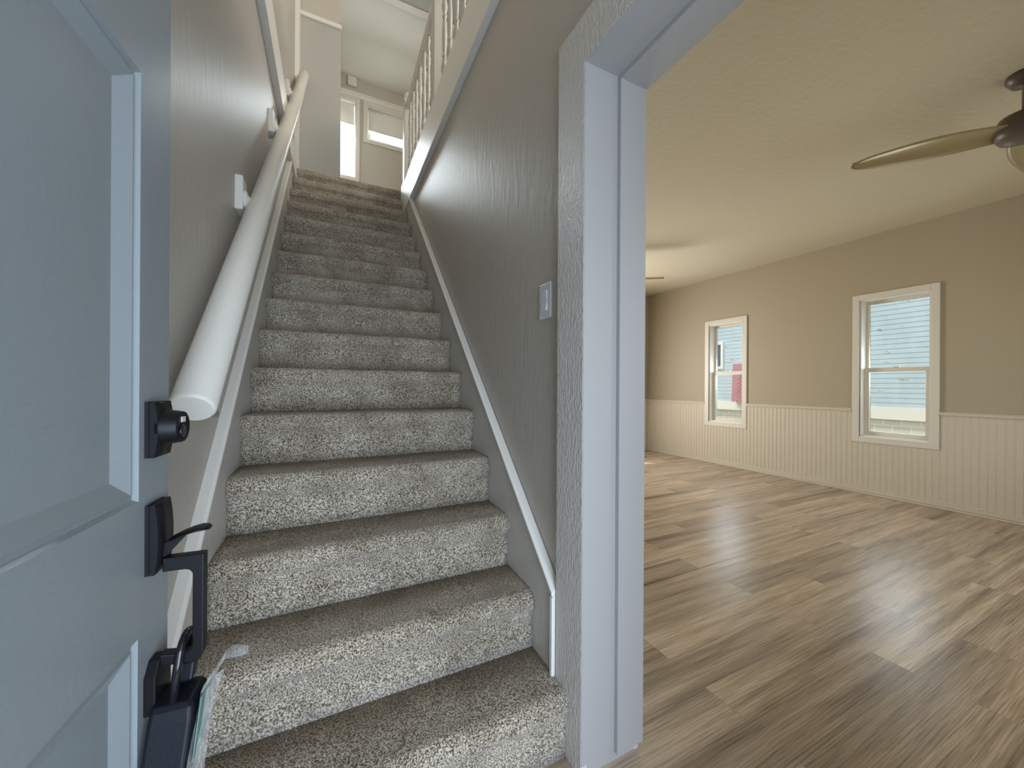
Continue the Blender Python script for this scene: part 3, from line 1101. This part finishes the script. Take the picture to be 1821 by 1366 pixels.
sl = thing(empty('plastic_sleeve', LB(0.045, 0.056, 0.54)), 'clear crumpled plastic sleeve hanging on the front of the black lockbox', 'sleeve')
m = MB()
def film(rows):
    for r0, r1 in zip(rows, rows[1:]):
        for k in range(len(r0) - 1):
            m.quad(r0[k], r0[k + 1], r1[k + 1], r1[k], True)
for off in (0.0, 0.006):
    rows = []
    for i in range(9):
        f = i / 8
        z = 0.545 + 0.135 * f
        row = []
        for k in range(6):
            u = k / 5
            w = 0.0022 * sin(9 * u + 5 * f + off * 200)
            row.append(LB(0.016 + 0.050 * u, 0.0575 + off * (0.3 + 0.7 * f) + w + 0.010 * f * f * (1 - u), z))
        rows.append(row)
    film(rows)
m.build('pocket', M['film'], sl)
m = MB()
rows = []
for (tA, pA, zA, tB, pB, zB) in ((0.016, 0.0680, 0.680, 0.072, 0.0600, 0.680), (0.016, 0.071, 0.690, 0.060, 0.062, 0.686), (0.018, 0.072, 0.698, 0.046, 0.064, 0.688), (0.020, 0.078, 0.7035, 0.034, 0.072, 0.694),
                                 (0.022, 0.084, 0.7045, 0.026, 0.082, 0.690), (0.024, 0.092, 0.7035, 0.024, 0.092, 0.6885), (0.022, 0.099, 0.7000, 0.024, 0.100, 0.690)):
    rows.append([D(tA + (tB - tA) * k / 4, pA + (pB - pA) * k / 4, zA + (zB - zA) * k / 4) for k in range(5)])
film(rows)
m.build('torn_flap', M['film'], sl)
m = MB()
m.box(0.022, 0.062, 0.0592, 0.0600, 0.605, 0.672, LB)
cd = thing(m.build('paper_card', M['card']), 'pale green printed card inside the clear plastic sleeve', 'card')

# ---------------------------------------------------------------- ceiling fans


def fan(name, x, y, az, label, zb=2.33):
    root = thing(empty(name, (x, y, zb)), label, 'ceiling fan', 'ceiling fans in the room')
    q = MB()
    q.lathe([(0.065, HR), (0.065, HR - 0.02), (0.045, HR - 0.05), (0.013, HR - 0.055), (0.013, zb + 0.07)], lambda a, b, c: (x + a, y + b, c), 24)
    q.build('canopy', M['fan_dark'], root)
    q = MB()
    q.lathe([(0.03, zb + 0.075), (0.085, zb + 0.065), (0.10, zb + 0.03), (0.10, zb - 0.015), (0.085, zb - 0.04), (0.04, zb - 0.055), (0.005, zb - 0.058)], lambda a, b, c: (x + a, y + b, c), 28)
    q.build('motor_housing', M['fan_dark'], root)
    for i in range(3):
        a = radians(az + 120 * i)
        ca, sa = cos(a), sin(a)
        q = MB()
        nl, nw = 20, 8
        up, lo = [], []
        for j in range(nl + 1):
            f = j / nl
            r = 0.07 + 0.58 * f
            wid = 0.052 + 0.030 * sin(pi * min(1, f * 1.05)) - 0.012 * f
            if f > 0.86:
                wid *= math.sqrt(max(0.0, 1 - ((f - 0.86) / 0.145) ** 2))
            ru, rl = [], []
            for k in range(nw + 1):
                s = k / nw * 2 - 1
                sweep = 0.05 * f * f
                tilt = radians(15 - 5 * f)
                yy = s * wid
                zz = yy * sin(tilt) - 0.012 * s * s - 0.010 * f * f + 0.008
                yy = yy * cos(tilt) - sweep * 0.5
                ru.append((x + ca * r - sa * yy, y + sa * r + ca * yy, zb + zz + 0.004))
                rl.append((x + ca * r - sa * yy, y + sa * r + ca * yy, zb + zz - 0.004))
            up.append(ru)
            lo.append(rl)
        for j in range(nl):
            for k in range(nw):
                q.quad(up[j][k], up[j][k + 1], up[j + 1][k + 1], up[j + 1][k], True)
                q.quad(lo[j][k], lo[j + 1][k], lo[j + 1][k + 1], lo[j][k + 1], True)
            for k in (0, nw):
                q.quad(up[j][k], up[j + 1][k], lo[j + 1][k], lo[j][k])
        for j in (0, nl):
            for k in range(nw):
                q.quad(up[j][k], up[j][k + 1], lo[j][k + 1], lo[j][k])
        q.build('blade', M['fan'], root)
    return root


fan('ceiling_fan', 3.05, 0.55, 128.5, 'bronze three-bladed ceiling fan nearer the camera on the room ceiling')
fan('ceiling_fan', 2.98, 3.53, -34.0, 'bronze ceiling fan further back, only a blade tip showing past the door jamb')

# ---------------------------------------------------------------- outdoors: ground and the neighbouring house
m = MB()
m.box(5.3, 40, -20, 45, -0.75, -0.62)
m.box(-30, 40, -30, -0.6, -0.75, -0.62)
struct(m.build('ground', M['ground']))
NX = 14.8
house = thing(empty('house', (NX, 6.0, -0.62)), 'pale blue house with peeling lap siding outside the windows', 'house')
m = MB()
lap = 0.143
z = 0.50
hy0, hy1 = -4.0, 17.0
while z < 5.2:
    m.box(NX + 0.0, NX + 0.03, hy0, hy1, z, z + lap + 0.001, lambda a, b, c, z=z: (a + (0.007 * (c - z) / lap if a < NX + 0.01 else 0.0), b, c))
    z += lap
m.box(NX + 0.03, NX + 6, hy0, hy1, 0.5, 5.2)
m.build('wall', M['siding'], house)
m = MB()
m.box(NX - 0.02, NX + 6, hy0, hy1, 0.15, 0.50)
m.build('band_board', M['white_board'], house)
m = MB()
m.box(NX + 0.05, NX + 5.9, hy0, hy1, -0.64, 0.15)
m.build('foundation', M['block'], house)
m = MB()
m.prism([(NX - 0.12, 5.15), (NX + 3.0, 7.6), (NX + 6.5, 5.15), (NX + 6.5, 5.3), (NX + 3.0, 7.8), (NX - 0.12, 5.3)], hy0 - 0.4, hy1 + 0.4, lambda a, b, w: (a, w, b))
m.build('roof', M['roof'], house)
m = MB()
for (a, b, c, d) in ((10.20, 11.46, 1.82, 1.93), (10.20, 11.46, 2.83, 2.94), (10.20, 10.30, 1.93, 2.83), (11.36, 11.46, 1.93, 2.83)):
    m.box(NX - 0.03, NX + 0.02, a, b, c, d)
wf = m.build('window', M['white_board'], house)
m = MB()
m.box(NX + 0.0, NX + 0.025, 10.30, 11.36, 1.93, 2.83)
m.build('pane', M['dark_pane'], wf)
m = MB()
m.prism([(8.75, 0.50), (9.66, 0.50), (9.60, 1.98), (8.85, 1.98)], NX - 0.28, NX + 0.01, lambda a, b, w: (w, a, b))
m.build('chimney', M['brick'], house)
random.seed(4)
m = MB()
for i in range(40):
    y = random.choice((5.55, 5.3, 4.75)) + random.gauss(0, 0.09)
    x = NX - 0.12 - random.random() * 0.2
    hgt = 0.22 + random.random() * 0.22
    lean = random.gauss(0, 0.07)
    w = 0.014
    m.quad((x, y - w, -0.63), (x, y + w, -0.63), (x + lean * 0.4, y + lean * 0.6 + w * 0.8, -0.63 + hgt * 0.6), (x + lean * 0.4, y + lean * 0.6 - w * 0.8, -0.63 + hgt * 0.6))
    m.quad((x + lean * 0.4, y + lean * 0.6 - w * 0.8, -0.63 + hgt * 0.6), (x + lean * 0.4, y + lean * 0.6 + w * 0.8, -0.63 + hgt * 0.6), (x + lean, y + lean * 1.6 + 0.002, -0.63 + hgt), (x + lean, y + lean * 1.6 - 0.002, -0.63 + hgt))
wd = m.build('weeds', M['weed'])
wd['kind'] = 'stuff'
thing(wd, 'yellow-green weeds against the block foundation of the house', 'weeds')
